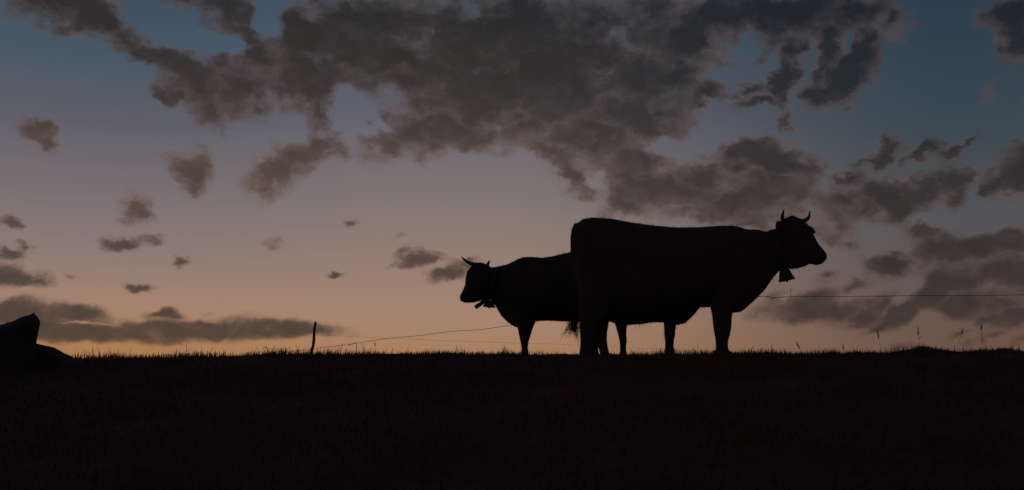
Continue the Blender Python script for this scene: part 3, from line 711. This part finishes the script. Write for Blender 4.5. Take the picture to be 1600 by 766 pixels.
# ------------------------------------------------------------------ grass
def blades(n, xr, yr, hmin, hmax, w, lean, dens_scale=1.1, clump=.5, bias=None):
    """n curved blades (5 triangles each) as arrays"""
    px, py, hh = [], [], []
    while len(px) < n:
        m = min(4000, max(60, n * 2))
        X = RNG.uniform(*xr, m); Y = RNG.uniform(*yr, m); R = RNG.random(m)
        for x, y, r in zip(X, Y, R):
            c = mnoise.noise(Vector((x * dens_scale * 2.2, y * dens_scale * 2.2, 9.7))) * .5 + .5
            if bias and abs(x) > bias * (y + 1.5): continue
            if r < (1 - clump) + clump * c * 1.2:
                px.append(x); py.append(y); hh.append(.45 + 1.1 * max(0, c - .25))
    px = np.array(px[:n]); py = np.array(py[:n]); hh = np.array(hh[:n])
    pz = np.array([ground_z(x, y) for x, y in zip(px, py)])
    h = RNG.uniform(hmin, hmax, n) * hh * np.where(RNG.random(n) < .06, 1.7, 1.0)
    th = RNG.uniform(0, 2 * np.pi, n); ln = RNG.random(n) ** 1.3 * lean
    d = np.stack([np.cos(th), np.sin(th), np.zeros(n)], 1); s = np.stack([-np.sin(th), np.cos(th), np.zeros(n)], 1)
    ph = RNG.uniform(0, np.pi, n); s = s * np.cos(ph)[:, None] + d * np.sin(ph)[:, None]
    base = np.stack([px, py, pz - .01], 1); ww = (w * RNG.uniform(.6, 1.3, n))[:, None]
    up = np.array([0, 0, 1.0])
    def lv(t): return base + up * (h * t * (1 - .35 * ln * t))[:, None] + d * (h * ln * t * t)[:, None]
    V = np.concatenate([lv(0) - s * ww, lv(0) + s * ww, lv(.45) - s * ww * .8, lv(.45) + s * ww * .8, lv(.8) - s * ww * .45, lv(.8) + s * ww * .45, lv(1.0)], 1).reshape(n, 7, 3)
    Fi = np.array([[0, 1, 3], [0, 3, 2], [2, 3, 5], [2, 5, 4], [4, 5, 6]])
    return V, Fi

def tufts(m):
    """uneven clumps of longer, arching blades along the ridge"""
    out = []
    for _ in range(m):
        x = random.uniform(-7.8, 7.8); y = random.uniform(12.8, 15.0); k = random.randint(4, 18); sc = random.choice((.5, .6, .7, .8, .95, 1.25))
        r = random.uniform(.02, .10); V, Fi = blades(k, (x - r, x + r), (y - r, y + r), .05 * sc, .14 * sc, .0036, 1.5, 1.0, 0)
        out.append(V)
    for p, r, h in HUMPW:                       # tussocks wear a thicker tuft than the grass between them
        for _ in range(int(900 * r * h) + 5):
            x = p.x + random.gauss(0, r * .8); y = p.y + random.gauss(0, r * .5); sc = random.choice((.45, .6, .8, 1.1))
            V, Fi = blades(random.randint(8, 22), (x - .06, x + .06), (y - .06, y + .06), .04 * sc, .12 * sc, .0036, 1.5, 1.0, 0)
            out.append(V)
    return np.concatenate(out), Fi

sets = [tufts(230), blades(1500, (-9, 9), (12.4, 15.2), .06, .13, .0036, 1.1, 1.3, .95, .56),
        blades(50000, (-9, 9), (9.6, 15.4), .014, .046, .0030, 1.1, 1.0, .8, .56),
        blades(75000, (-7.5, 7.5), (3.2, 10.0), .04, .11, .0036, .9, .9, .55, .58),
        blades(30000, (-3.5, 3.5), (1.2, 3.6), .04, .11, .0032, .9, .9, .5, .62)]
allV = np.concatenate([s[0].reshape(-1, 3) for s in sets]); nb = len(allV) // 7
allF = (np.arange(nb)[:, None, None] * 7 + sets[0][1][None]).reshape(-1)
me = bpy.data.meshes.new('grass'); me.vertices.add(len(allV)); me.vertices.foreach_set('co', allV.astype(np.float32).ravel())
nf = nb * 5; me.loops.add(nf * 3); me.loops.foreach_set('vertex_index', allF.astype(np.int32))
me.polygons.add(nf); me.polygons.foreach_set('loop_start', np.arange(nf, dtype=np.int32) * 3)
me.update(calc_edges=True); me.validate(); me.materials.append(M_GRASS)
go = bpy.data.objects.new('grass', me); COL.objects.link(go); tag(go, 'short rough pasture grass covering the dark slope', 'grass', kind='stuff')

# --- single stems that stand out against the sky
def stem_thing(name, label, D, pts, r, head=None, leaves=(), group=None):
    P = catmull([at(x, y, D) for x, y in pts], 5)
    P[0].z = min(P[0].z, ground_z(P[0].x, D) - .01)
    base = P[0].copy()
    root = empty(name, base); tag(root, label, 'grass stalk', group)
    v, f = tube(P, np.linspace(r, r * .55, len(P)), 5)
    o = link_mesh('stem', v, f, M_STALK); to_local(o, base); o.parent = root
    if head:
        i0, i1, hr = head
        Q = [at(*q, D) for q in (i0, ((i0[0] + i1[0]) / 2, (i0[1] + i1[1]) / 2), i1)]
        Q = catmull(Q, 6); n = len(Q)
        v, f = tube(Q, [hr * .82 * (.35 + .65 * math.sin(math.pi * min(1, .12 + .95 * i / (n - 1)))) for i in range(n)], 7)
        roots = [random.choice(Q[:-1]) for _ in range(46)]
        ax = (Q[-1] - Q[0]).normalized()
        hv, hf = strands(roots, [ax + Vector((random.gauss(0, .5), random.gauss(0, .5), random.gauss(0, .3))) for _ in roots], [random.uniform(.014, .034) for _ in roots], .0016, 2, .1)
        o = link_mesh('seed_head', *cat((v, f), (hv, hf)), M_STALK); to_local(o, base); o.parent = root
    for (a, b, c) in leaves:
        Q = catmull([at(*a, D), at(*b, D), at(*c, D)], 5); n = len(Q)
        v, f = tube(Q, [.0045 * (1 - .8 * i / (n - 1)) for i in range(n)], 5)
        o = link_mesh('leaf', v, f, M_GRASS); to_local(o, base); o.parent = root
    return root
G = 'seeding grass stalks along the ridge at right'
stem_thing('grass_stalk', 'short grass stalk with seed head leaning left, right of the large cow', 13.2, [(1255, 556), (1252, 550), (1249, 544)], .0018, ((1250, 546), (1243.5, 533.5), .008), (), G)
stem_thing('grass_stalk', 'tiny upright stalk with small round head between leaning stalk and tussock', 13.2, [(1317, 556), (1317.5, 549), (1317.5, 545)], .0015, ((1317.5, 546), (1317.5, 539), .009), (), G)
stem_thing('grass_stalk', 'tall grass stalk with slim dark seed head, first tall one right of the cows', 13.0, [(1377, 552), (1375, 536), (1372, 527)], .0015, ((1373, 529), (1370.5, 515), .009), (), G)
stem_thing('grass_stalk', 'tall grass stalk with broken seed head rising from the round tussock', 13.0, [(1437, 548), (1436, 532), (1434.5, 523)], .0015, ((1434.8, 524), (1434.3, 511), .008), (((1436.5, 530), (1438, 527), (1440, 523.5)),), G)
stem_thing('grass_stalk', 'thin leaning grass stalk with narrow head in the dip beside the round tussock', 13.0, [(1493, 555), (1499, 532), (1503, 520)], .0015, ((1502.5, 522), (1504.5, 514.5), .008), (), G)
stem_thing('grass_stalk', 'tallest grass stalk with blunt dark head, nearest the right edge', 13.0, [(1537, 552), (1534.5, 528), (1533.2, 516)], .0018, ((1533.3, 516), (1533.2, 508), .010), (), G)
stem_thing('grass_stalk', 'bent grass stem curled over like a hook beside the low end of the wire', 14.0, [(417, 559), (418.5, 549), (416.5, 543.5), (413, 542.5), (411.5, 546)], .006, None, (((417, 558), (412, 551), (407, 549)), ((417, 558), (421, 553), (424, 551))))
stem_thing('grass_stalk', 'single thin stem with tiny head standing between post and left-facing cow', 14.2, [(586, 558), (585.8, 546), (586, 540)], .0015, ((586, 541), (586, 536.5), .006))
stem_thing('weed', 'leafy upright weed in front of the forelegs of the left-facing cow', 13.6, [(789, 558), (789.5, 548), (789, 541)], .006, None,
           (((789, 556), (785, 550), (781, 547)), ((789, 555), (793, 549), (796, 548)), ((789.3, 551), (786.5, 546), (785.5, 542)), ((789.3, 550), (792, 546), (793, 543)), ((789, 547), (787.8, 543), (788, 539))))
